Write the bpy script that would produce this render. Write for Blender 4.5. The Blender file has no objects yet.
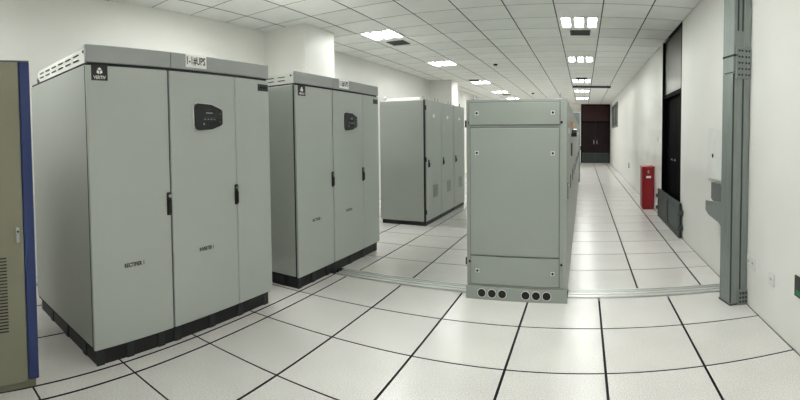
import bpy, bmesh, math, random
from mathutils import Vector, Matrix
random.seed(7)
scene = bpy.context.scene
COL = scene.collection

# ---------------------------------------------------------------- camera
# The photograph is a phone panorama: straight joints bow, so the lens is a cylinder.
CAM_H, FPX, V0 = 1.4022, 436.9, 151.3
YAW, PITCH, ROLL = 0.4204, -0.0350, 0.0107
def _rot():
    cy, sy = math.cos(YAW), math.sin(YAW); cp, sp = math.cos(PITCH), math.sin(PITCH); cr, sr = math.cos(ROLL), math.sin(ROLL)
    Rz = Matrix(((cy, sy, 0), (-sy, cy, 0), (0, 0, 1)))
    Rx = Matrix(((1, 0, 0), (0, cp, sp), (0, -sp, cp)))
    Ry = Matrix(((cr, 0, -sr), (0, 1, 0), (sr, 0, cr)))
    return Ry @ Rx @ Rz
RW = _rot()                                   # world -> (right, forward, up)
cd = bpy.data.cameras.new('camera'); cam = bpy.data.objects.new('camera', cd); COL.objects.link(cam)
rt, fw, up = RW[0], RW[1], RW[2]
cam.matrix_world = Matrix(((rt[0], up[0], -fw[0], 0), (rt[1], up[1], -fw[1], 0), (rt[2], up[2], -fw[2], CAM_H), (0, 0, 0, 1)))
cd.type = 'PANO'; cd.panorama_type = 'CENTRAL_CYLINDRICAL'
cd.central_cylindrical_radius = 1.0
cd.central_cylindrical_range_u_min = -400 / FPX; cd.central_cylindrical_range_u_max = 400 / FPX
cd.central_cylindrical_range_v_min = -(400 - V0) / FPX; cd.central_cylindrical_range_v_max = V0 / FPX
cd.clip_start = 0.02; cd.clip_end = 100
scene.camera = cam
def pix(x, y, z):
    c = RW @ Vector((x, y, z - CAM_H))
    return 400 + FPX * math.atan2(c.x, c.y), V0 - FPX * c.z / max(1e-6, math.hypot(c.x, c.y)), math.hypot(c.x, c.y)

# ---------------------------------------------------------------- world and exposure
w = bpy.data.worlds.new('world'); scene.world = w; w.use_nodes = True
w.node_tree.nodes['Background'].inputs[0].default_value = (0.5, 0.5, 0.48, 1)
w.node_tree.nodes['Background'].inputs[1].default_value = 0.05
scene.view_settings.view_transform = 'Standard'; scene.view_settings.look = 'None'
scene.view_settings.gamma = 1.0; scene.view_settings.use_curve_mapping = False
scene.view_settings.exposure = 0.62
scene.cycles.diffuse_bounces = 6; scene.cycles.max_bounces = 10
TUBE_STRENGTH = 40.0

# ---------------------------------------------------------------- room dimensions (metres)
XL, XR, YB, YE, ZC = -4.38, 1.35, -2.6, 22.3, 2.993

# ---------------------------------------------------------------- materials
def lin(r, g, b):
    f = lambda c: c / 12.92 if c <= 0.04045 else ((c + 0.055) / 1.055) ** 2.4
    return (f(r / 255), f(g / 255), f(b / 255))
MATS = {}
def mat(name, srgb, rough=0.5, metal=0.0, vary=0.05, scale=6.0, bump=0.0, bscale=200.0, speckle=0.0, spec=0.5, rand=0.0, stretch=None, coat=0.0):
    m = bpy.data.materials.new(name); m.use_nodes = True; MATS[name] = m
    nt = m.node_tree; N = nt.nodes; L = nt.links; b = N['Principled BSDF']
    b.inputs['Roughness'].default_value = rough; b.inputs['Metallic'].default_value = metal
    b.inputs['Specular IOR Level'].default_value = spec; b.inputs['Coat Weight'].default_value = coat
    c = lin(*srgb)
    tc = N.new('ShaderNodeTexCoord'); mp = N.new('ShaderNodeMapping'); L.new(tc.outputs['Object'], mp.inputs[0])
    if stretch: mp.inputs['Scale'].default_value = stretch
    n = N.new('ShaderNodeTexNoise'); n.inputs['Scale'].default_value = scale; n.inputs['Detail'].default_value = 4
    L.new(mp.outputs[0], n.inputs['Vector'])
    r = N.new('ShaderNodeValToRGB')
    r.color_ramp.elements[0].position = 0.3; r.color_ramp.elements[1].position = 0.7
    r.color_ramp.elements[0].color = (*[x * (1 - vary) for x in c], 1); r.color_ramp.elements[1].color = (*[min(1, x * (1 + vary)) for x in c], 1)
    L.new(n.outputs['Fac'], r.inputs[0]); out = r.outputs[0]
    if speckle:
        n2 = N.new('ShaderNodeTexNoise'); n2.inputs['Scale'].default_value = 140; n2.inputs['Detail'].default_value = 3
        L.new(mp.outputs[0], n2.inputs['Vector'])
        r2 = N.new('ShaderNodeValToRGB'); r2.color_ramp.elements[0].position = 0.36; r2.color_ramp.elements[1].position = 0.6
        k = 1 - speckle
        r2.color_ramp.elements[0].color = (k, k, k, 1); r2.color_ramp.elements[1].color = (1, 1, 1, 1)
        L.new(n2.outputs['Fac'], r2.inputs[0])
        mx = N.new('ShaderNodeMix'); mx.data_type = 'RGBA'; mx.blend_type = 'MULTIPLY'; mx.inputs[0].default_value = 1
        L.new(out, mx.inputs[6]); L.new(r2.outputs[0], mx.inputs[7]); out = mx.outputs[2]
    if rand:
        oi = N.new('ShaderNodeObjectInfo'); mr = N.new('ShaderNodeMapRange')
        mr.inputs['To Min'].default_value = 1 - rand; mr.inputs['To Max'].default_value = 1.0
        L.new(oi.outputs['Random'], mr.inputs[0])
        mx = N.new('ShaderNodeMix'); mx.data_type = 'RGBA'; mx.blend_type = 'MULTIPLY'; mx.inputs[0].default_value = 1
        L.new(out, mx.inputs[6]); L.new(mr.outputs[0], mx.inputs[7]); out = mx.outputs[2]
    L.new(out, b.inputs['Base Color'])
    if bump:
        n3 = N.new('ShaderNodeTexNoise'); n3.inputs['Scale'].default_value = bscale; L.new(mp.outputs[0], n3.inputs['Vector'])
        bp = N.new('ShaderNodeBump'); bp.inputs['Strength'].default_value = bump; bp.inputs['Distance'].default_value = 0.002
        L.new(n3.outputs['Fac'], bp.inputs['Height']); L.new(bp.outputs[0], b.inputs['Normal'])
    return m
def emit(name, col, s):
    m = mat(name, (240, 240, 235), 0.4); b = m.node_tree.nodes['Principled BSDF']
    b.inputs['Emission Color'].default_value = (*col, 1); b.inputs['Emission Strength'].default_value = s
    return m
M = MATS
mat('wall_paint', (235, 234, 230), 0.45, vary=0.025, scale=1.2, bump=0.05, bscale=60, spec=0.4)
mat('ceiling_tile', (237, 238, 235), 0.9, vary=0.03, scale=3, bump=0.15, bscale=90, rand=0.07, spec=0.2)
mat('ceiling_joint', (74, 76, 74), 0.8)
mat('floor_tile', (230, 228, 223), 0.26, vary=0.04, scale=2.5, speckle=0.26, rand=0.05, spec=0.45)
mat('tile_edge', (16, 17, 17), 0.7)
mat('slab', (22, 23, 23), 0.9)
mat('cabinet_grey', (170, 176, 170), 0.42, vary=0.02, scale=1.5, bump=0.04, bscale=350)
mat('cabinet_side', (164, 169, 163), 0.28, vary=0.02, scale=1.5, bump=0.04, bscale=350)
mat('fascia_grey', (152, 156, 154), 0.42, vary=0.02, bump=0.03, bscale=350)
mat('cool_grey', (157, 164, 157), 0.45, vary=0.02, scale=1.5, bump=0.04, bscale=350)
mat('cabinet_white', (226, 228, 222), 0.45, vary=0.02)
mat('seam', (24, 26, 25), 0.7)
mat('plinth_black', (13, 14, 15), 0.45, vary=0.2, scale=5)
mat('plinth_post', (34, 38, 38), 0.5, vary=0.1)
mat('black_plastic', (17, 18, 20), 0.3, vary=0.1)
mat('screen', (38, 46, 46), 0.15, vary=0.1)
mat('key_grey', (150, 155, 155), 0.4)
mat('chrome', (205, 207, 208), 0.22, metal=1.0, vary=0.03)
mat('steel', (150, 158, 156), 0.36, metal=0.75, vary=0.06, scale=5, stretch=(12, 12, 1))
mat('galvanised', (138, 146, 143), 0.38, metal=0.4, vary=0.10, scale=4, stretch=(9, 9, 1))
mat('galvanised_dark', (66, 73, 72), 0.5, metal=0.4, vary=0.12, scale=5)
mat('transom_steel', (92, 92, 88), 0.3, metal=0.85, vary=0.12, scale=3, stretch=(6, 6, 1))
mat('aluminium', (214, 216, 213), 0.35, metal=0.6, vary=0.06, scale=3)
mat('label_white', (240, 240, 236), 0.5, vary=0.01)
mat('ink', (14, 14, 15), 0.6, vary=0.05)
mat('beige', (126, 125, 106), 0.45, vary=0.04, scale=2, bump=0.04, bscale=300)
mat('blue', (30, 48, 98), 0.4, vary=0.05)
mat('red', (138, 16, 26), 0.35, vary=0.06, scale=3)
mat('red_lid', (168, 36, 42), 0.35, vary=0.05)
mat('door_dark', (9, 7, 8), 0.7, vary=0.15, scale=3, spec=0.04)
mat('door_brown', (54, 20, 20), 0.45, spec=0.3, vary=0.15, scale=2, stretch=(1, 1, 6))
mat('door_brown_dark', (28, 12, 13), 0.5, spec=0.2, vary=0.15, scale=2, stretch=(1, 1, 6))
mat('guard', (54, 63, 61), 0.5, vary=0.08, scale=4)
mat('guard_panel', (44, 52, 51), 0.5, vary=0.08, scale=4)
mat('orange', (228, 150, 50), 0.4)
mat('green', (20, 120, 60), 0.4)
mat('vent_dark', (52, 55, 54), 0.6, vary=0.1)
mat('glass_grey', (150, 156, 152), 0.12, vary=0.05, spec=0.6)
mat('frame_grey', (108, 112, 110), 0.45)
mat('light_frame', (228, 230, 226), 0.5)
mat('reflector', (235, 236, 232), 0.25, metal=0.3, vary=0.01)
emit('tube', (0.985, 1.0, 0.98), TUBE_STRENGTH)

# ---------------------------------------------------------------- helpers
def tag(o, label=None, cat=None, group=None, kind=None):
    if label: o['label'] = label
    if cat: o['category'] = cat
    if group: o['group'] = group
    if kind: o['kind'] = kind
    return o
def thing(name, loc, label, cat, group=None, rz=0.0):
    o = bpy.data.objects.new(name, None); COL.objects.link(o); o.location = loc; o.rotation_euler = (0, 0, rz)
    o.empty_display_size = 0.1
    return tag(o, label, cat, group)
def link(name, me, mats, parent=None, loc=None):
    for m in (mats if isinstance(mats, (list, tuple)) else [mats]):
        me.materials.append(M[m])
    o = bpy.data.objects.new(name, me); COL.objects.link(o)
    if parent is not None: o.parent = parent
    if loc is not None: o.location = loc
    return o
def add_box(bm, x0, x1, y0, y1, z0, z1, mi=0):
    x0, x1 = sorted((x0, x1)); y0, y1 = sorted((y0, y1)); z0, z1 = sorted((z0, z1))
    v = [bm.verts.new(p) for p in ((x0, y0, z0), (x1, y0, z0), (x1, y1, z0), (x0, y1, z0), (x0, y0, z1), (x1, y0, z1), (x1, y1, z1), (x0, y1, z1))]
    fs = []
    for f in ((0, 3, 2, 1), (4, 5, 6, 7), (0, 1, 5, 4), (1, 2, 6, 5), (2, 3, 7, 6), (3, 0, 4, 7)):
        fc = bm.faces.new([v[i] for i in f]); fc.material_index = mi; fs.append(fc)
    return fs
def done(bm, name, mats, parent=None, bev=0.0, smooth=False):
    if bev:
        bmesh.ops.bevel(bm, geom=list(bm.edges), offset=bev, segments=1, affect='EDGES', profile=0.7)
    me = bpy.data.meshes.new(name); bm.to_mesh(me); bm.free()
    if smooth:
        for p in me.polygons: p.use_smooth = True
    return link(name, me, mats, parent)
def box(name, x0, x1, y0, y1, z0, z1, m, parent=None, bev=0.0):
    bm = bmesh.new(); add_box(bm, x0, x1, y0, y1, z0, z1)
    return done(bm, name, m, parent, bev)
def boxes(name, lst, m, parent=None, bev=0.0):
    bm = bmesh.new()
    for b in lst: add_box(bm, *b)
    return done(bm, name, m, parent, bev)
def add_cyl(bm, c, axis, r, h, n=16, r2=None):
    """cylinder starting at c and running h along axis ('x','y','z')"""
    r2 = r if r2 is None else r2
    A = {'x': (Vector((0, 1, 0)), Vector((0, 0, 1)), Vector((1, 0, 0))), 'y': (Vector((0, 0, 1)), Vector((1, 0, 0)), Vector((0, 1, 0))), 'z': (Vector((1, 0, 0)), Vector((0, 1, 0)), Vector((0, 0, 1)))}[axis]
    c = Vector(c); lo, hi = [], []
    for k in range(n):
        a = 2 * math.pi * k / n; d = A[0] * math.cos(a) + A[1] * math.sin(a)
        lo.append(bm.verts.new(c + d * r)); hi.append(bm.verts.new(c + A[2] * h + d * r2))
    bm.faces.new(lo[::-1]); bm.faces.new(hi)
    for k in range(n):
        bm.faces.new((lo[k], lo[(k + 1) % n], hi[(k + 1) % n], hi[k]))
    bmesh.ops.recalc_face_normals(bm, faces=list(bm.faces))
def cyl(name, c, axis, r, h, m, parent=None, n=16, r2=None):
    bm = bmesh.new(); add_cyl(bm, c, axis, r, h, n, r2)
    return done(bm, name, m, parent)
def prism(name, pts, axis, a0, a1, m, parent=None, bev=0.0):
    """outline pts in the plane across axis, pulled from a0 to a1. x: pts=(y,z); y: pts=(x,z); z: pts=(x,y)"""
    bm = bmesh.new()
    def P(p, a): return {'x': (a, p[0], p[1]), 'y': (p[0], a, p[1]), 'z': (p[0], p[1], a)}[axis]
    A = [bm.verts.new(P(p, a0)) for p in pts]; B = [bm.verts.new(P(p, a1)) for p in pts]
    bm.faces.new(A[::-1]); bm.faces.new(B); n = len(pts)
    for k in range(n): bm.faces.new((A[k], A[(k + 1) % n], B[(k + 1) % n], B[k]))
    bmesh.ops.recalc_face_normals(bm, faces=list(bm.faces))
    return done(bm, name, m, parent, bev)
def tube(name, pts, r, m, parent=None, n=8, closed=False):
    bm = bmesh.new(); rings = []; P = [Vector(p) for p in pts]; K = len(P)
    for i in range(K):
        a = P[(i - 1) % K] if (closed or i > 0) else P[i]; b = P[(i + 1) % K] if (closed or i < K - 1) else P[i]
        t = (b - a).normalized(); u = t.orthogonal().normalized() if abs(t.z) > 0.95 or True else None
        ref = Vector((0.13, 0.31, 0.94)); 
        if abs(t.dot(ref)) > 0.95: ref = Vector((1, 0, 0))
        u = t.cross(ref).normalized(); v = t.cross(u)
        rings.append([bm.verts.new(P[i] + (u * math.cos(2 * math.pi * k / n) + v * math.sin(2 * math.pi * k / n)) * r) for k in range(n)])
    for i in range(K if closed else K - 1):
        A, B = rings[i], rings[(i + 1) % K]
        for k in range(n): bm.faces.new((A[k], A[(k + 1) % n], B[(k + 1) % n], B[k]))
    if not closed: bm.faces.new(rings[0][::-1]); bm.faces.new(rings[-1])
    bmesh.ops.recalc_face_normals(bm, faces=list(bm.faces))
    return done(bm, name, m, parent, smooth=True)
def eyebolt(parent, x, y, z, s=1.0, name='lifting_eye', m='chrome'):
    bm = bmesh.new(); add_cyl(bm, (x, y, z), 'z', 0.02 * s, 0.012 * s, 10)
    R, r = 0.022 * s, 0.007 * s; K, n = 12, 6; rings = []
    for i in range(K):
        a = 2 * math.pi * i / K; cx = Vector((0, math.cos(a), math.sin(a)))
        c = Vector((x, y, z + 0.012 * s + R)) + cx * R
        rings.append([bm.verts.new(c + (cx * math.cos(2 * math.pi * k / n) + Vector((1, 0, 0)) * math.sin(2 * math.pi * k / n)) * r) for k in range(n)])
    for i in range(K):
        for k in range(n): bm.faces.new((rings[i][k], rings[i][(k + 1) % n], rings[(i + 1) % K][(k + 1) % n], rings[(i + 1) % K][k]))
    bmesh.ops.recalc_face_normals(bm, faces=list(bm.faces))
    return done(bm, name, m, parent)
_txt = {}
def text(name, s, width, x, y, z, m, parent, height=None, bold=0.0):
    """lettering that faces +x, its left end at y, its foot at z"""
    if (s, bold) not in _txt:
        cu = bpy.data.curves.new('lettering', 'FONT'); cu.body = s; cu.size = 1; cu.offset = bold; cu.resolution_u = 2
        t = bpy.data.objects.new('lettering', cu); COL.objects.link(t)
        dg = bpy.context.evaluated_depsgraph_get(); dg.update()
        me = bpy.data.meshes.new_from_object(t.evaluated_get(dg))
        vs = [v.co.copy() for v in me.vertices]; fs = [list(p.vertices) for p in me.polygons]
        bpy.data.objects.remove(t); bpy.data.curves.remove(cu); bpy.data.meshes.remove(me)
        _txt[(s, bold)] = (vs, fs)
    vs, fs = _txt[(s, bold)]
    lo = min(v.x for v in vs); hi = max(v.x for v in vs); b = min(v.y for v in vs); tp = max(v.y for v in vs)
    k = width / (hi - lo); kz = k if height is None else height / (tp - b)
    me = bpy.data.meshes.new(name)
    me.from_pydata([(x, y + (v.x - lo) * k, z + (v.y - b) * kz) for v in vs], [], fs)
    return link(name, me, m, parent)
def copy_tree(o, loc, label=None, group=None):
    def rec(a, par):
        c = a.copy(); COL.objects.link(c); c.parent = par
        for ch in list(a.children): rec(ch, c)
        return c
    r = rec(o, None); r.location = loc
    if label: r['label'] = label
    if group: r['group'] = group
    return r

# ================================================================ THE ROOM
def struct(o): o['kind'] = 'structure'; return o
# right wall with its doorway, left wall, end wall, wall behind the camera
DY0, DY1 = 5.96, 7.46
struct(boxes('wall_right', [(XR, XR + .18, YB, DY0, 0, ZC + .1), (XR, XR + .18, DY1, YE + .2, 0, ZC + .1)], 'wall_paint'))
struct(box('wall_left', XL - .18, XL, YB, YE + .2, 0, ZC + .1, 'wall_paint'))
struct(box('wall_end', XL, -0.14, YE, YE + .18, 0, ZC + .1, 'wall_paint'))
struct(box('wall_back', XL - .18, XR + .18, YB - .18, YB, 0, ZC + .1, 'wall_paint'))
struct(box('wall_pillar_near', XL, -3.63, 4.93, 5.69, 0, ZC - .002, 'wall_paint'))
struct(box('wall_pillar_far', XL, -3.72, 11.95, 12.6, 0, ZC - .002, 'wall_paint'))

# ---------------------------------------------------------------- raised floor, tile by tile
floor = struct(box('floor', XL - .18, XR + .18, YB - .18, YE + .2, -.12, -.028, 'slab'))
_tile = {}
def tile_mesh(kind, sx, sy, t, mats):
    k = (kind, round(sx, 3), round(sy, 3))
    if k not in _tile:
        bm = bmesh.new(); fs = add_box(bm, -sx / 2, sx / 2, -sy / 2, sy / 2, -t, 0, 1)
        fs[1 if kind == 'floor' else 0].material_index = 0
        me = bpy.data.meshes.new(kind + '_tile'); bm.to_mesh(me); bm.free()
        for m in mats: me.materials.append(M[m])
        _tile[k] = me
    return _tile[k]
def in_view(x0, x1, y0, y1, z, minpx):
    P = [pix(x, y, z) for x in (x0, x1) for y in (y0, y1)]
    if max((x0 + x1) / 2, (y0 + y1) / 2) < 0 or max(y0, y1) < 0.3: return False
    us = [p[0] for p in P]; vs = [p[1] for p in P]
    return max(us) > 0 and min(us) < 800 and max(vs) > 0 and min(vs) < 400 and max(vs) - min(vs) >= minpx
def rng(a, b, s):
    out = [a]
    while out[-1] + s < b - 1e-4: out.append(out[-1] + s)
    return out + [b]
J0 = 3.722
rows_front = sorted([J0 - .6 * k for k in range(11)] + [YB])
rows_back = [3.915] + [4.50 + .612 * k for k in range(29)] + [YE]
cols_front = [XL, -4.20, -3.60, -3.00, -2.405, -2.263, -1.663, -1.063, -.463, .137, .737, XR]
cols_back = [XL, -4.03, -3.43, -2.83, -2.235, -1.635, -1.03, -.70, -.15, .50, 1.10, XR]
far_bm = bmesh.new()
def lay(cols, rows, gx, gy):
    for i in range(len(cols) - 1):
        for j in range(len(rows) - 1):
            x0, x1, y0, y1 = cols[i] + gx / 2, cols[i + 1] - gx / 2, rows[j] + gy / 2, rows[j + 1] - gy / 2
            if x1 - x0 < .02 or y1 - y0 < .02: continue
            hidden = (-3.5 < x0 and x1 < -2.45 and (1.13 < y0 and y1 < 4.75)) or (-.99 < x0 and x1 < -.12 and y0 > 4.3 and y1 < 11.6)
            if not hidden and in_view(x0, x1, y0, y1, 0, 3.2):
                o = bpy.data.objects.new('floor_tile', tile_mesh('floor', x1 - x0, y1 - y0, .03, ('floor_tile', 'tile_edge')))
                COL.objects.link(o); o.parent = floor; o.location = ((x0 + x1) / 2, (y0 + y1) / 2, 0)
            else:
                for k, f in enumerate(add_box(far_bm, x0, x1, y0, y1, -.03, 0, 1)):
                    if k == 1: f.material_index = 0
lay(cols_front, rows_front, .016, .012)
lay(cols_back, rows_back, .016, .010)
tag(done(far_bm, 'distant_floor_tiles', ['floor_tile', 'tile_edge'], floor), kind='stuff')

# ---------------------------------------------------------------- suspended ceiling, tile by tile
ceil = struct(box('ceiling', XL - .18, XR + .18, YB - .18, YE + .2, ZC + .1, ZC + .2, 'ceiling_joint'))
cx = [XL, -3.969, -3.369, -2.769, -2.169, -1.569, -.969, -.369, .231, .831, XR]
cy = [YB] + [5.328 + .6 * k for k in range(-12, 29)] + [YE]
LIGHT_ROWS = (-.072, 2.928, 5.928, 8.928, 12.528, 15.528, 18.528)
LIGHT_CELLS = {(x, round(y, 3)) for x in (-3.369, -.369) for y in LIGHT_ROWS}
far_bm = bmesh.new()
for i in range(len(cx) - 1):
    for j in range(len(cy) - 1):
        if (cx[i], round(cy[j], 3)) in LIGHT_CELLS: continue
        gx, gy = .015, .011
        x0, x1, y0, y1 = cx[i] + gx / 2, cx[i + 1] - gx / 2, cy[j] + gy / 2, cy[j + 1] - gy / 2
        if in_view(x0, x1, y0, y1, ZC, 3.2):
            o = bpy.data.objects.new('ceiling_tile', tile_mesh('ceiling', x1 - x0, y1 - y0, .02, ('ceiling_tile', 'ceiling_joint')))
            COL.objects.link(o); o.parent = ceil; o.location = ((x0 + x1) / 2, (y0 + y1) / 2, ZC + .02)
        else:
            for k, f in enumerate(add_box(far_bm, x0, x1, y0, y1, ZC, ZC + .02, 1)):
                if k == 0: f.material_index = 0
tag(done(far_bm, 'distant_ceiling_tiles', ['ceiling_tile', 'ceiling_joint'], ceil), kind='stuff')

# ---------------------------------------------------------------- doors of the setting
# dark side door in the right wall, steel transom over it
d1 = thing('door_1', (XR, DY0, 0), None, None); struct(d1)
W = DY1 - DY0
boxes('door_frame', [(.0, .17, 0, .05, 0, ZC - .003), (.0, .17, W - .05, W, 0, ZC - .003), (.02, .17, .05, W - .05, 2.03, 2.09)], 'door_dark', d1)
box('transom_panel', .035, .06, .05, W - .05, 2.09, ZC - .003, 'transom_steel', d1)
for k in range(2):
    a = .05 + k * (W - .1) / 2
    lf = box('door_leaf', .09, .13, a + .004, a + (W - .1) / 2 - .004, .005, 2.03, 'door_dark', d1, .003)
    yy = a + ((W - .1) / 2 - .09 if k == 0 else .09)
    bm = bmesh.new(); add_cyl(bm, (.09, yy, 1.03), 'x', .022, -.03, 12); add_box(bm, .05, .064, yy - .09 if k == 0 else yy - .01, yy + .01 if k == 0 else yy + .09, 1.02, 1.04)
    done(bm, 'door_handle', 'chrome', lf)
box('door_back', .165, .18, 0, W, 0, ZC - .003, 'slab', d1)
# full-height brown double door closing the corridor
d2 = thing('door_2', (-.14, YE, 0), None, None); struct(d2)
W = XR + .14
boxes('door_frame', [(0, .06, 0, .15, 0, ZC - .003), (W - .06, W, 0, .15, 0, ZC - .003), (.06, W - .06, 0, .15, ZC - .06, ZC - .003), (.06, W - .06, .0, .15, 2.06, 2.12)], 'door_dark', d2)
box('transom_panel', .06, W - .06, .03, .06, 2.12, ZC - .06, 'door_brown', d2)
for k in range(2):
    a = .06 + k * (W - .12) / 2
    lf = box('door_leaf', a + .003, a + (W - .12) / 2 - .003, .03, .08, .005, 2.06, 'door_brown_dark', d2, .003)
    hx = W / 2 - .10 if k == 0 else W / 2 + .10
    s = 1 if k else -1
    tube('door_handle', [(hx, .03, 1.16), (hx, -.03, 1.16), (hx - s * .03, -.04, 1.10), (hx - s * .03, -.04, 1.02), (hx, -.03, .96), (hx, .03, .96)], .017, 'chrome', lf)
# observation window on the right wall far down the corridor
wn = thing('window_1', (XR, 17.3, 1.75), None, None); struct(wn)
boxes('window_frame', [(-.04, 0, 0, 3.1, 0, .07), (-.04, 0, 0, 3.1, .93, 1.0), (-.04, 0, 0, .08, .07, .93), (-.04, 0, 3.02, 3.1, .07, .93), (-.04, 0, 1.51, 1.59, .07, .93)], 'frame_grey', wn)
for k in range(2):
    box('window_pane', -.02, -.01, .08 + k * 1.51, 1.51 + k * 1.51, .07, .93, 'glass_grey', wn)

# ---------------------------------------------------------------- ceiling lamps, grilles, detectors
def make_light():
    t = thing('ceiling_light', (0, 0, 0), 'x', 'ceiling light')
    h = .293
    boxes('frame', [(-h, h, -h, -h + .018, -.006, .012), (-h, h, h - .018, h, -.006, .012), (-h, -h + .018, -h + .018, h - .018, -.006, .012), (h - .018, h, -h + .018, h - .018, -.006, .012)], 'light_frame', t)
    boxes('housing', [(-h + .005, h - .005, -h + .005, h - .005, .075, .085), (-h + .005, -h + .012, -h + .012, h - .012, .012, .075), (h - .012, h - .005, -h + .012, h - .012, .012, .075), (-h + .005, h - .005, -h + .005, -h + .012, .012, .075), (-h + .005, h - .005, h - .012, h - .005, .012, .075)], 'reflector', t)
    strips = [(-.287, -.243), (-.127, -.058), (.058, .127), (.243, .287)]
    boxes('front_plate', [(a, b, -.287, .287, -.003, .003) for a, b in strips] + [(strips[k][1], strips[k + 1][0], q * .2685 - .0185, q * .2685 + .0185, -.003, .003) for k in range(3) for q in (-1, 1)], 'ceiling_tile', t)
    for s in (-1, 0, 1):
        n = 8; pts = [(s * .185 + .058 * math.cos(math.pi * (1 + k / n)), .045 + .046 * math.sin(math.pi * (1 + k / n))) for k in range(n + 1)]
        prism('tube', pts, 'y', -.25, .25, 'tube', t)
    return t
L0 = None
for x, col in ((-.369, 'over the aisle beside the white corridor wall'), (-3.369, 'over the space behind the cabinet row')):
    for y in LIGHT_ROWS:
        loc = (x + .3, y + .3, ZC)
        k = LIGHT_ROWS.index(y)
        where = 'over the aisle by the corridor wall' if x > -1 else 'along the pillar wall'
        nth = ('second before the threshold strips', 'first before the threshold strips', 'first beyond the threshold strips', 'second beyond the threshold strips', 'third beyond the threshold strips', 'fourth beyond the threshold strips', 'fifth beyond the threshold strips')[k]
        lab = 'lit three-tube ceiling light ' + where + ', ' + nth
        grp = 'ceiling lights over the aisle' if x > -1 else 'ceiling lights along the pillar wall'
        if L0 is None: L0 = make_light(); L0.location = loc; L0['label'] = lab; L0['group'] = grp
        else: copy_tree(L0, loc, lab, grp)
def make_vent():
    t = thing('ceiling_vent', (0, 0, 0), 'x', 'ceiling vent')
    h = .155
    boxes('frame', [(-h, h, -h, -h + .02, -.012, 0), (-h, h, h - .02, h, -.012, 0), (-h, -h + .02, -h + .02, h - .02, -.012, 0), (h - .02, h, -h + .02, h - .02, -.012, 0)], 'vent_dark', t)
    box('backing', -h + .02, h - .02, -h + .02, h - .02, -.003, 0, 'seam', t)
    for k in range(7):
        yy = -h + .04 + k * .037
        box('slat', -h + .02, h - .02, yy, yy + .016, -.011, -.004, 'vent_dark', t)
    return t
V0_ = make_vent()
vents = [((-.06, 6.82, ZC), 'dark square air grille beside the nearest aisle ceiling light'), ((-3.07, 6.85, ZC), 'dark square air grille beside the ceiling light next to the near pillar'),
         ((-.06, 12.24, ZC), 'dark square air grille far down the aisle ceiling'), ((-3.12, 12.26, ZC), 'dark square air grille near the far pillar'), ((-3.0, 16.9, ZC), 'dark square air grille beyond the far pillar')]
for k, (loc, lab) in enumerate(vents):
    if k == 0: V0_.location = loc; V0_['label'] = lab; V0_['group'] = 'air grilles in the ceiling'
    else: copy_tree(V0_, loc, lab, 'air grilles in the ceiling')
for k, (x, y, lab) in enumerate(((-1.94, 9.5, 'small dark smoke detector on the ceiling nearer the second lamp row'), (-1.89, 16.2, 'small dark smoke detector farther back on the ceiling'))):
    t = thing('smoke_detector', (x, y, ZC), lab, 'smoke detector', 'smoke detectors')
    cyl('base', (0, 0, -.02), 'z', .075, .02, 'label_white', t, 20)
    cyl('sensor_head', (0, 0, -.06), 'z', .035, .04, 'black_plastic', t, 16, r2=.055)
t = thing('ceiling_bar', (-.35, 14.0, ZC), 'long dark bar fixed across the aisle ceiling before the brown door', 'ceiling bar')
box('bar', 0, 1.21, -.04, .04, -.075, -.015, 'black_plastic', t, .004)
for xx in (.1, 1.09): box('bracket', xx, xx + .03, -.03, .03, -.015, 0, 'vent_dark', t)

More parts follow.
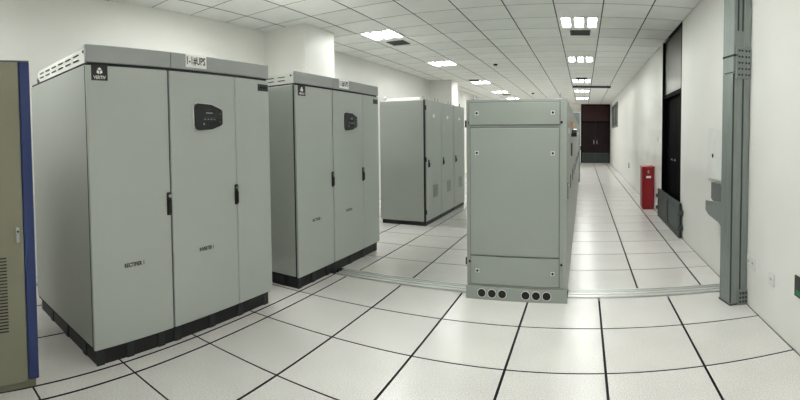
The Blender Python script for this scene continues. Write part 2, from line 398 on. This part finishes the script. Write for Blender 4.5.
# ================================================================ CABINETS
UX = -2.42
def handle(parent, y, z, x=0.0, h=.155):
    """black swing handle with a bright lock barrel, centred on y, foot at z"""
    hd = box('handle', x, x + .012, y - .017, y + .017, z, z + h, 'black_plastic', parent, .003)
    box('lever', x + .012, x + .026, y - .011, y + .011, z + .012, z + h - .052, 'black_plastic', hd, .004)
    cyl('lock_barrel', (x + .011, y, z + h - .024), 'x', .012, .010, 'chrome', hd, 12)
    return hd
def make_ups(loc, name_sign, labels, n, sign_y):
    W, H, D = 1.635, 2.005, 1.12
    t = thing('ups_cabinet', loc, labels, 'cabinet', 'power supply cabinets')
    # plinth: dark kick panels between lighter posts, on all sides
    pl = boxes('plinth', [(-.05, -.035, .03, W - .03, 0, .105), (-D + .03, -D + .045, .03, W - .03, 0, .105), (-D + .045, -.05, .03, .045, 0, .105), (-D + .045, -.05, W - .045, W - .03, 0, .105)], 'plinth_black', t)
    for yy in (.025, .245, .49, .63, .95, 1.25, W - .085):
        box('plinth_post', -.036, -.026, yy, yy + .055, 0, .1, 'plinth_post', pl)
    for xx in (-.24, -.55, -.86):
        box('plinth_post', xx, xx + .05, .022, .031, 0, .1, 'plinth_post', pl)
    boxes('base_rail', [(-D + .01, -.022, .012, W - .012, .098, .116)], 'seam', t)
    box('levelling_foot', -D - .02, -D + .03, .03, .08, 0, .05, 'chrome', t, .01)
    body = box('body', -D, -.036, .004, W - .004, .116, 1.885, 'cabinet_side', t, .004)
    box('top_gap', -D + .01, -.012, .01, W - .01, 1.885, 1.899, 'seam', t)
    # doors
    z0, z1 = .112, 1.878
    box('door_backing', -.03, -.014, .02, W - .02, z0 + .01, 1.885, 'seam', t)
    da = box('door', -.022, 0, 0, .603, z0, z1, 'cabinet_grey', t, .003)
    db = box('door', -.022, 0, .617, 1.236, z0, z1, 'cabinet_grey', t, .003)
    dc = box('side_panel', -.022, 0, 1.241, W, z0, z1, 'cabinet_grey', t, .003)
    box('gasket', -.037, -.021, .003, W - .003, z0 + .004, z1, 'seam', t)
    handle(da, .586, .895); handle(db, 1.226, .895)
    text('lettering', 'RECTIFIER %d' % n, .148, .0008, .228, .594, 'ink', da, .028, .04)
    text('lettering', 'INVERTER %d' % n, .135, .0008, .848, .596, 'ink', db, .028, .04)
    # maker's plate with emblem
    pb = box('nameplate', 0, .003, .032, .145, 1.785, 1.882, 'black_plastic', da)
    cy_, cz_ = .0885, 1.843
    for k in range(3):
        a = math.radians(-90 + 120 * k)
        pts = [(cy_ + .005 * math.cos(a - .7), cz_ + .005 * math.sin(a - .7)), (cy_ + .019 * math.cos(a - .85), cz_ + .019 * math.sin(a - .85)), (cy_ + .023 * math.cos(a), cz_ + .023 * math.sin(a)), (cy_ + .019 * math.cos(a + .85), cz_ + .019 * math.sin(a + .85)), (cy_ + .005 * math.cos(a + .7), cz_ + .005 * math.sin(a + .7))]
        pts = [(cy_ + (p[0] - cy_), cz_ - (p[1] - cz_)) for p in pts]
        prism('emblem', pts, 'x', .003, .0036, 'label_white', pb)
    text('lettering', 'VERTIV', .085, .0036, .046, 1.794, 'label_white', pb, .02, .015)
    # dark model plate, top right
    mp = box('model_plate', 0, .003, 1.50, 1.622, 1.79, 1.845, 'black_plastic', dc)
    box('plate_line', .003, .0034, 1.522, 1.60, 1.812, 1.824, 'screen', mp)
    # display: black pod, tall on the left and shorter on the right
    y0, y1, zb, zt = .825, 1.092, 1.468, 1.662
    out = [(y0 + .03, zb), (y0 + .16, zb + .006), (y1 - .012, zb + .036), (y1, zb + .05), (y1, zt - .052), (y1 - .012, zt - .038), (y0 + .16, zt - .006), (y0 + .03, zt), (y0 + .008, zt - .01), (y0, zt - .032), (y0, zb + .032), (y0 + .008, zb + .01)]
    dp = prism('display_panel', out, 'x', 0, .016, 'black_plastic', db, .003)
    mid = (y0 + y1) / 2, (zb + zt) / 2
    prism('display_rim', [(mid[0] + (a - mid[0]) * 1.05, mid[1] + (b - mid[1]) * 1.06) for a, b in out], 'x', 0, .005, 'cabinet_white', dp)
    box('screen', .016, .0175, y0 + .085, y0 + .19, zb + .10, zb + .145, 'screen', dp)
    box('screen_text', .0175, .0179, y0 + .10, y0 + .165, zb + .122, zb + .130, 'key_grey', dp)
    for k in range(4): box('key', .016, .019, y0 + .085 + k * .03, y0 + .098 + k * .03, zb + .076, zb + .084, 'key_grey', dp)
    for k in range(4): cyl('key', (.016, y0 + .08 + k * .032, zb + (.045 if k % 2 == 0 else .055)), 'x', .0075, .003, 'key_grey' if k == 0 else 'screen', dp, 10)
    for k in range(3): cyl('lamp', (.016, y1 - .026, zb + .062 + k * .03), 'x', .004, .002, 'green' if k == 1 else 'key_grey', dp, 8)
    # top fascia and the pale ventilated hood behind it
    f1 = box('fascia', -.024, 0, -.002, .632, 1.897, H, 'fascia_grey', t, .003)
    f2 = box('fascia', -.024, 0, .635, W + .002, 1.897, H, 'fascia_grey', t, .003)
    sg = box('sign', 0, .002, sign_y, sign_y + .19, 1.913, 2.003, 'label_white', f2)
    text('lettering', name_sign, .168, .0026, sign_y + .011, 1.929, 'ink', sg, .062, .024)
    hood = prism('vent_hood', [(-.024, 1.899), (-.86, 1.899), (-.93, 1.925), (-.955, 1.955), (-.94, 1.978), (-.9, 1.99), (-.024, 1.99)], 'y', .01, W - .01, 'cabinet_white', t)
    for row in (0, 1):
        for k in range(6):
            a = -.13 - k * .135
            box('vent_slot', a - .085, a, .006, .012, 1.958 - row * .032, 1.966 - row * .032, 'seam', hood)
    cyl('screw', (-.06, .0105, 1.97), 'y', .009, -.004, 'seam', hood, 10)
    for (ex, ey) in ((-D + .06, .08), (-D + .06, W - .1)): eyebolt(t, ex, ey, 1.885, 1.5, m='frame_grey')
    return t
make_ups((UX, 1.133, 0), '1-1#UPS', 'tall grey cabinet with white sign reading 1-1#UPS over its middle door', 1, .764)
u2 = make_ups((UX, 3.138, 0), '1-2#UPS', 'tall grey cabinet of the same make standing next to the near pillar', 1, .745)

# beige and blue cabinet at the end of the row
t = thing('beige_cabinet', (-2.38, .755, 0), 'beige cabinet with a blue edge post and small lock beside the grey cabinets', 'cabinet')
box('body', -.8, -.02, -.8, 0, .06, 1.86, 'beige', t, .004)
box('plinth', -.78, -.03, -.78, -.01, 0, .06, 'beige', t)
dr = box('door', -.02, 0, -.795, -.064, .05, 1.872, 'beige', t, .004)
box('edge_post', -.03, .006, -.062, 0, .06, 1.872, 'blue', t, .004)
box('top_panel', -.8, .004, -.8, 0, 1.872, 1.88, 'frame_grey', t, .002)
lk = box('lock', 0, .014, -.112, -.09, .85, .94, 'key_grey', dr, .005)
cyl('key_hole', (.014, -.101, .915), 'x', .006, .003, 'ink', lk, 10)
for k in range(24): box('grille_slot', 0, .002, -.30, -.17, .35 + k * .018, .357 + k * .018, 'seam', dr)

# ---------------------------------------------------------------- the row of grey cabinets beyond the threshold
def make_switch(loc, w, d, h, label, group, first, badge=True):
    t = thing('tall_cabinet', loc, label, 'cabinet', group)
    box('plinth', -d + .03, -.02, .01, w - .01, 0, .062, 'plinth_black', t)
    box('body', -d, -.03, .003, w - .003, .062, h, 'cabinet_grey', t, .004)
    if first:
        box('side_cover', -d + .012, -.045, -.012, .004, .075, h - .012, 'cabinet_side', t, .003)
        box('gasket', -.046, -.022, -.008, .006, .062, h, 'seam', t)
        for zz in (.18, 1.0, 1.8): box('hinge', -.02, .004, -.016, .004, zz, zz + .07, 'black_plastic', t)
    box('door_backing', -.03, -.018, .012, w - .012, .075, h - .01, 'seam', t)
    dr = box('door', -.02, 0, .008, w - .004, .072, h - .004, 'cabinet_grey', t, .003)
    hd = handle(dr, .09, .905, 0, .125)
    vp = box('vent_panel', 0, .004, w * .40, w * .40 + .24, .40, .62, 'cabinet_side', dr, .001)
    for k in range(9): box('louvre', .004, .008, w * .40 + .015, w * .40 + .225, .415 + k * .022, .425 + k * .022, 'frame_grey', vp)
    bm = bmesh.new(); add_cyl(bm, (0, w * .48, 1.72), 'x', .03, .003, 18)
    for v in bm.verts: v.co.y = w * .48 + (v.co.y - w * .48) * 1.7
    done(bm, 'badge', 'label_white', dr)
    for (ex, ey) in ((-.08, .07), (-.08, w - .07), (-d + .08, .07), (-d + .08, w - .07)): eyebolt(t, ex, ey, h, 1.1)
    return t
SX = -2.37
labs = ['grey cabinet with white badge and low vent, its plain side facing the threshold strip', 'grey vented cabinet in the middle of the row of three behind the second sign cabinet', 'grey vented cabinet last in the row of three toward the far pillar']
ys = [6.30, 7.02, 7.76]
for k in range(3):
    sw = make_switch((SX, ys[k], 0), .715, .80, 1.965, labs[k], 'grey cabinets in the row behind', k == 0)
    if k == 0: box('top_duct', -.74, -.15, .12, .3, 1.963, 2.01, 'cabinet_white', sw, .004)

# ---------------------------------------------------------------- the free-standing row in the middle
MX0, MX1, MY, MH = -.99, -.135, 3.60, 1.705
def make_mid(loc, w, h, label, group, first=False, switch=False):
    """cabinet whose door looks to +x; origin at its near, right-hand foot"""
    D = MX1 - MX0
    t = thing('control_cabinet', loc, label, 'cabinet', group)
    box('plinth', -D + .004, -.004, .004, w - .002, 0, .118, 'cool_grey', t, .002)
    box('body', -D, -.022, .0, w - .003, .118, h, 'cool_grey', t, .004)
    box('door_backing', -.024, -.016, .012, w - .012, .125, h - .01, 'seam', t)
    dr = box('door', -.018, 0, .006, w - .006, .126, h - .006, 'cool_grey', t, .003)
    hd = box('handle', 0, .006, .09, .12, .86, 1.0, 'black_plastic', dr, .002)
    cyl('lock_barrel', (.005, .105, .98), 'x', .009, .004, 'chrome', hd, 10)
    box('door_label', 0, .002, w * .4, w * .4 + .18, 1.42, 1.47, 'label_white', dr)
    if switch:
        box('switch_plate', 0, .02, w * .55, w * .55 + .10, 1.49, 1.55, 'orange', dr, .004)
        sk = cyl('rotary_switch', (0, w * .45 + .07, 1.43), 'x', .045, .06, 'black_plastic', dr, 14)
        box('gauge', 0, .012, w * .45 - .02, w * .45 + .12, 1.18, 1.32, 'black_plastic', dr, .003)
    for zz in (.32, 1.5): box('hinge', -D - .012, -D, .0, .025, zz - .03, zz + .03, 'black_plastic', t)
    for (ex, ey) in ((-.06, .07), (-D + .06, .07), (-.06, w - .07), (-D + .06, w - .07)): eyebolt(t, ex, ey, h, .8)
    return t
def end_panels(t):
    D = MX1 - MX0
    def ep(name, x0, x1, z0, z1):
        g = boxes('panel_gap', [(x0 - .006, x1 + .006, -.001, .001, z0 - .006, z1 + .006)], 'frame_grey', t)
        return box(name, x0, x1, -.012, .001, z0, z1, 'cool_grey', t, .003)
    a = -D + .028; b = -.062
    pa = ep('end_panel', a, b, 1.492, 1.678); pb = ep('end_panel', a + .01, b - .004, .385, 1.464); pc = ep('end_panel', a + .01, b - .004, .135, .372)
    def fast(p, x, z):
        f = box('fastener', x - .016, x + .016, -.015, -.011, z - .016, z + .016, 'cabinet_white', p)
        cyl('fastener_head', (x, -.015, z), 'y', .011, -.005, 'ink', f, 10)
    for x in (-D + .096, -.118):
        fast(pa, x, 1.589); fast(pb, x, 1.254); fast(pc, x, .249)
    for x in (-D + .027, -.046):
        for z in (1.51, .322): cyl('screw', (x, .0, z), 'y', .011, -.006, 'ink', t, 10)
    box('corner_post', -.045, -.002, -.004, .001, .12, MH, 'cool_grey', t, .001)
    box('plinth_plate', -D - .006, .004, -.012, .004, 0, .112, 'cool_grey', t, .002)
    for x0 in (-.857, -.480):
        for k in range(3):
            x = -D + .99 + x0 + k * .0885
            r = cyl('cable_port', (x, -.012, .058), 'y', .039, -.003, 'cabinet_white', t, 24)
            cyl('port_opening', (x, -.015, .058), 'y', .034, -.001, 'ink', r, 24)
mid = make_mid((MX1, MY, 0), .80, MH, 'grey cabinet with bolted end panels and six round cable ports at its foot', 'control cabinets in the aisle row', True)
end_panels(mid)
m2 = make_mid((MX1, MY + .80, 0), .80, MH, 'x', 'control cabinets in the aisle row', False, True)
m2['label'] = 'grey control cabinet with orange switch plate, next to the one with cable ports'
proto = None
for k in range(2, 11):
    lab = 'low grey control cabinet, %s in the aisle row counting from the one with cable ports' % ('third', 'fourth', 'fifth', 'sixth', 'seventh', 'eighth', 'ninth', 'tenth', 'eleventh')[k - 2]
    loc = (MX1, MY + .8 * k, 0)
    if proto is None: proto = make_mid(loc, .80, MH, lab, 'control cabinets in the aisle row', False, False)
    else: copy_tree(proto, loc, lab)
tl = thing('tall_end_cabinet', (-.10, 13.1, 0), 'taller grey cabinet at the far end of the aisle row', 'cabinet')
box('plinth', -.84, -.02, .01, .78, 0, .1, 'plinth_black', tl)
box('body', -.86, -.03, 0, .8, .1, 2.09, 'frame_grey', tl, .004)
dd = box('door', -.03, 0, .005, .795, .105, 2.085, 'fascia_grey', tl, .003)
handle(dd, .1, .95)

# ================================================================ ALONG THE RIGHT WALL
# aluminium threshold where a partition once stood
for xa, xb, lab in ((-2.40, MX0 - .004, 'worn aluminium floor threshold between the sign cabinets and the cable port cabinet'), (MX1 + .004, XR - .004, 'worn aluminium floor threshold between the cable port cabinet and the trunking')):
    t = thing('threshold_strip', (xa, 3.82, 0), lab, 'threshold', 'floor thresholds')
    box('base_plate', 0, xb - xa, -.095, .09, -.03, .004, 'aluminium', t, .001)
    for yy in (-.092, -.03, .03, .074): box('ridge', 0, xb - xa, yy, yy + .018, .003, .011, 'aluminium', t, .002)

# galvanised cable trunking rising beside the wall
t = thing('cable_trunking', (XR - .001, 3.385, 0), 'tall galvanised cable trunking column bolted to the white wall', 'cable trunking')
prism('lower_length', [(-.185, .175), (-.15, 0), (0, 0), (0, .175)], 'z', .0, 1.93, 'galvanised', t, .004)
prism('upper_length', [(-.185, .175), (-.15, 0), (0, 0), (0, .175)], 'z', 1.935, ZC - .002, 'galvanised', t, .004)
for xx, za, zb in ((-.115, 2.27, ZC - .01), (-.075, 2.27, ZC - .01), (-.035, .13, ZC - .01), (-.064, .13, 1.88), (-.147, .02, 1.92)):
    box('groove', xx - .007, xx + .007, -.003, .002, za, zb, 'galvanised_dark', t)
box('cover_rib', -.058, -.01, -.010, .002, .12, 1.88, 'galvanised', t, .002)
box('cover_rib', -.058, -.012, -.012, .002, 2.14, ZC - .01, 'galvanised', t, .002)
sp = box('splice_plate', -.13, -.004, -.016, .002, 1.885, 2.135, 'galvanised', t, .002)
for i, xx in enumerate((-.108, -.082, -.048, -.022)):
    for k in range(5):
        cyl('bolt', (xx, -.016, 1.912 + k * .049), 'y', .0095, -.008, 'galvanised_dark', sp, 6)
prism('strap', [(-.189, .17), (-.153, -.004), (-.12, -.018), (-.12, -.006), (-.146, .004), (-.18, .17)], 'z', 2.062, 2.078, 'seam', t)
bp = box('base_bracket', -.085, -.002, -.02, .002, 0, .125, 'galvanised', t, .002)
for xx in (-.065, -.04, -.015):
    for zz in (.03, .065, .1): cyl('bolt', (xx, -.02, zz), 'y', .009, -.007, 'galvanised_dark', bp, 6)
prism('foot', [(-.19, .18), (-.153, -.006), (0, -.006), (0, .18)], 'z', 0, .012, 'galvanised_dark', t)
# open tray branching off along the wall
br = prism('branch_tray', [(.17, .60), (.17, .83), (.72, .78), (.72, .685), (.62, .655), (.30, .64)], 'x', -.165, -.15, 'galvanised', t, .001)
prism('tray_back', [(.17, .64), (.17, .94), (.98, .925), (.98, .76), (.72, .69)], 'x', -.03, -.004, 'frame_grey', br)
box('tray_floor', -.15, -.03, .175, .72, .70, .712, 'galvanised_dark', br)
box('tray_end', -.15, -.03, .706, .72, .69, .74, 'galvanised', br)
for k in range(3): box('tray_cable', -.13 + k * .034, -.108 + k * .034, .175, .688, .712, .738, 'ink', br)

# flush distribution box door above the tray
t = thing('wall_panel', (XR, 4.02, .945), 'white metal panel door with dark latch on the wall above the tray', 'panel')
box('frame', -.012, 0, 0, .56, 0, .55, 'light_frame', t, .002)
pd = box('panel_door', -.026, -.012, .02, .54, .02, .53, 'light_frame', t, .002)
box('latch', -.034, -.026, .30, .33, .24, .28, 'ink', pd, .003)
# outlets and switches
def plate(y0, y1, z0, z1, name, label, cat, dark=False, keys=2):
    t = thing(name, (XR, y0, z0), label, cat)
    b = box('face_plate', -.012, 0, 0, y1 - y0, 0, z1 - z0, 'black_plastic' if dark else 'light_frame', t, .003)
    w_, h_ = y1 - y0, z1 - z0
    for k in range(keys):
        a = w_ * (k + .5) / keys
        if dark: box('socket_face', -.016, -.012, a - w_ * .2, a + w_ * .3, h_ * .12, h_ * .35, 'green' if k == 0 else 'ink', t, .001)
        else: boxes('socket_slot', [(-.0135, -.012, a - .012, a - .007, h_ * .45, h_ * .65), (-.0135, -.012, a + .007, a + .012, h_ * .45, h_ * .65)], 'frame_grey', t)
plate(3.20, 3.37, .325, .43, 'wall_socket', 'wide white double socket low on the wall beside the trunking', 'socket')
plate(2.84, 2.93, .312, .408, 'wall_socket', 'small white single socket low on the bare wall', 'socket', keys=1)
plate(2.38, 2.515, .368, .505, 'dark_socket', 'black socket plate with green face low on the wall', 'socket', True, 1)
plate(7.80, 7.90, 1.29, 1.40, 'light_switch', 'white light switch on the wall above the red box', 'switch', keys=1)
plate(12.8, 12.98, .44, .60, 'far_socket', 'grey wall socket low on the corridor wall past the red box', 'socket', True, 1)

# rodent barrier boards at the foot of both doors
def guard(loc, L, H, label, along_y, name='door_barrier'):
    t = thing(name, loc, label, 'barrier', 'door barriers', 0 if along_y else -math.pi / 2)
    boxes('frame', [(-.05, -.015, 0, L, 0, .05), (-.05, -.015, 0, L, H - .05, H), (-.05, -.015, 0, .05, .05, H - .05), (-.05, -.015, L - .05, L, .05, H - .05), (-.05, -.015, L / 2 - .035, L / 2 + .035, .05, H - .05)], 'guard', t, .003)
    for k in range(2):
        a = .05 + k * (L / 2 - .015)
        p = box('board', -.04, -.022, a, a + L / 2 - .085, .05, H - .05, 'guard_panel', t)
        box('board_rib', -.046, -.04, a + .06, a + L / 2 - .145, .10, H - .10, 'guard', p, .002)
    for zz in (.12, H - .16):
        for yy in (-.045, L): box('clamp', -.075, 0, yy, yy + .045, zz, zz + .06, 'guard', t, .004)
    return t
guard((XR, 5.80, 0), 1.74, .485, 'dark grey-green barrier board across the foot of the black side door', True)
guard((-.09, YE, 0), 1.38, .52, 'dark grey-green barrier board across the foot of the brown end door', False)

# red extinguisher box
t = thing('extinguisher_box', (1.12, 8.2, 0), 'red metal fire extinguisher box standing on the floor by the wall', 'fire box')
box('body', 0, .222, 0, .34, .03, .785, 'red', t, .004)
box('lid', -.012, .228, -.012, .35, .785, .82, 'red_lid', t, .004)
box('foot', .01, .205, .01, .29, 0, .03, 'red', t)
fd = box('front_door', .012, .212, -.008, 0, .05, .775, 'red', t, .002)
box('label', .07, .16, -.0095, -.008, .60, .64, 'label_white', fd)
box('hasp', .095, .125, -.016, -.008, .69, .75, 'key_grey', fd)
sd = box('side_door', -.006, 0, .015, .285, .05, .775, 'red', t, .002)
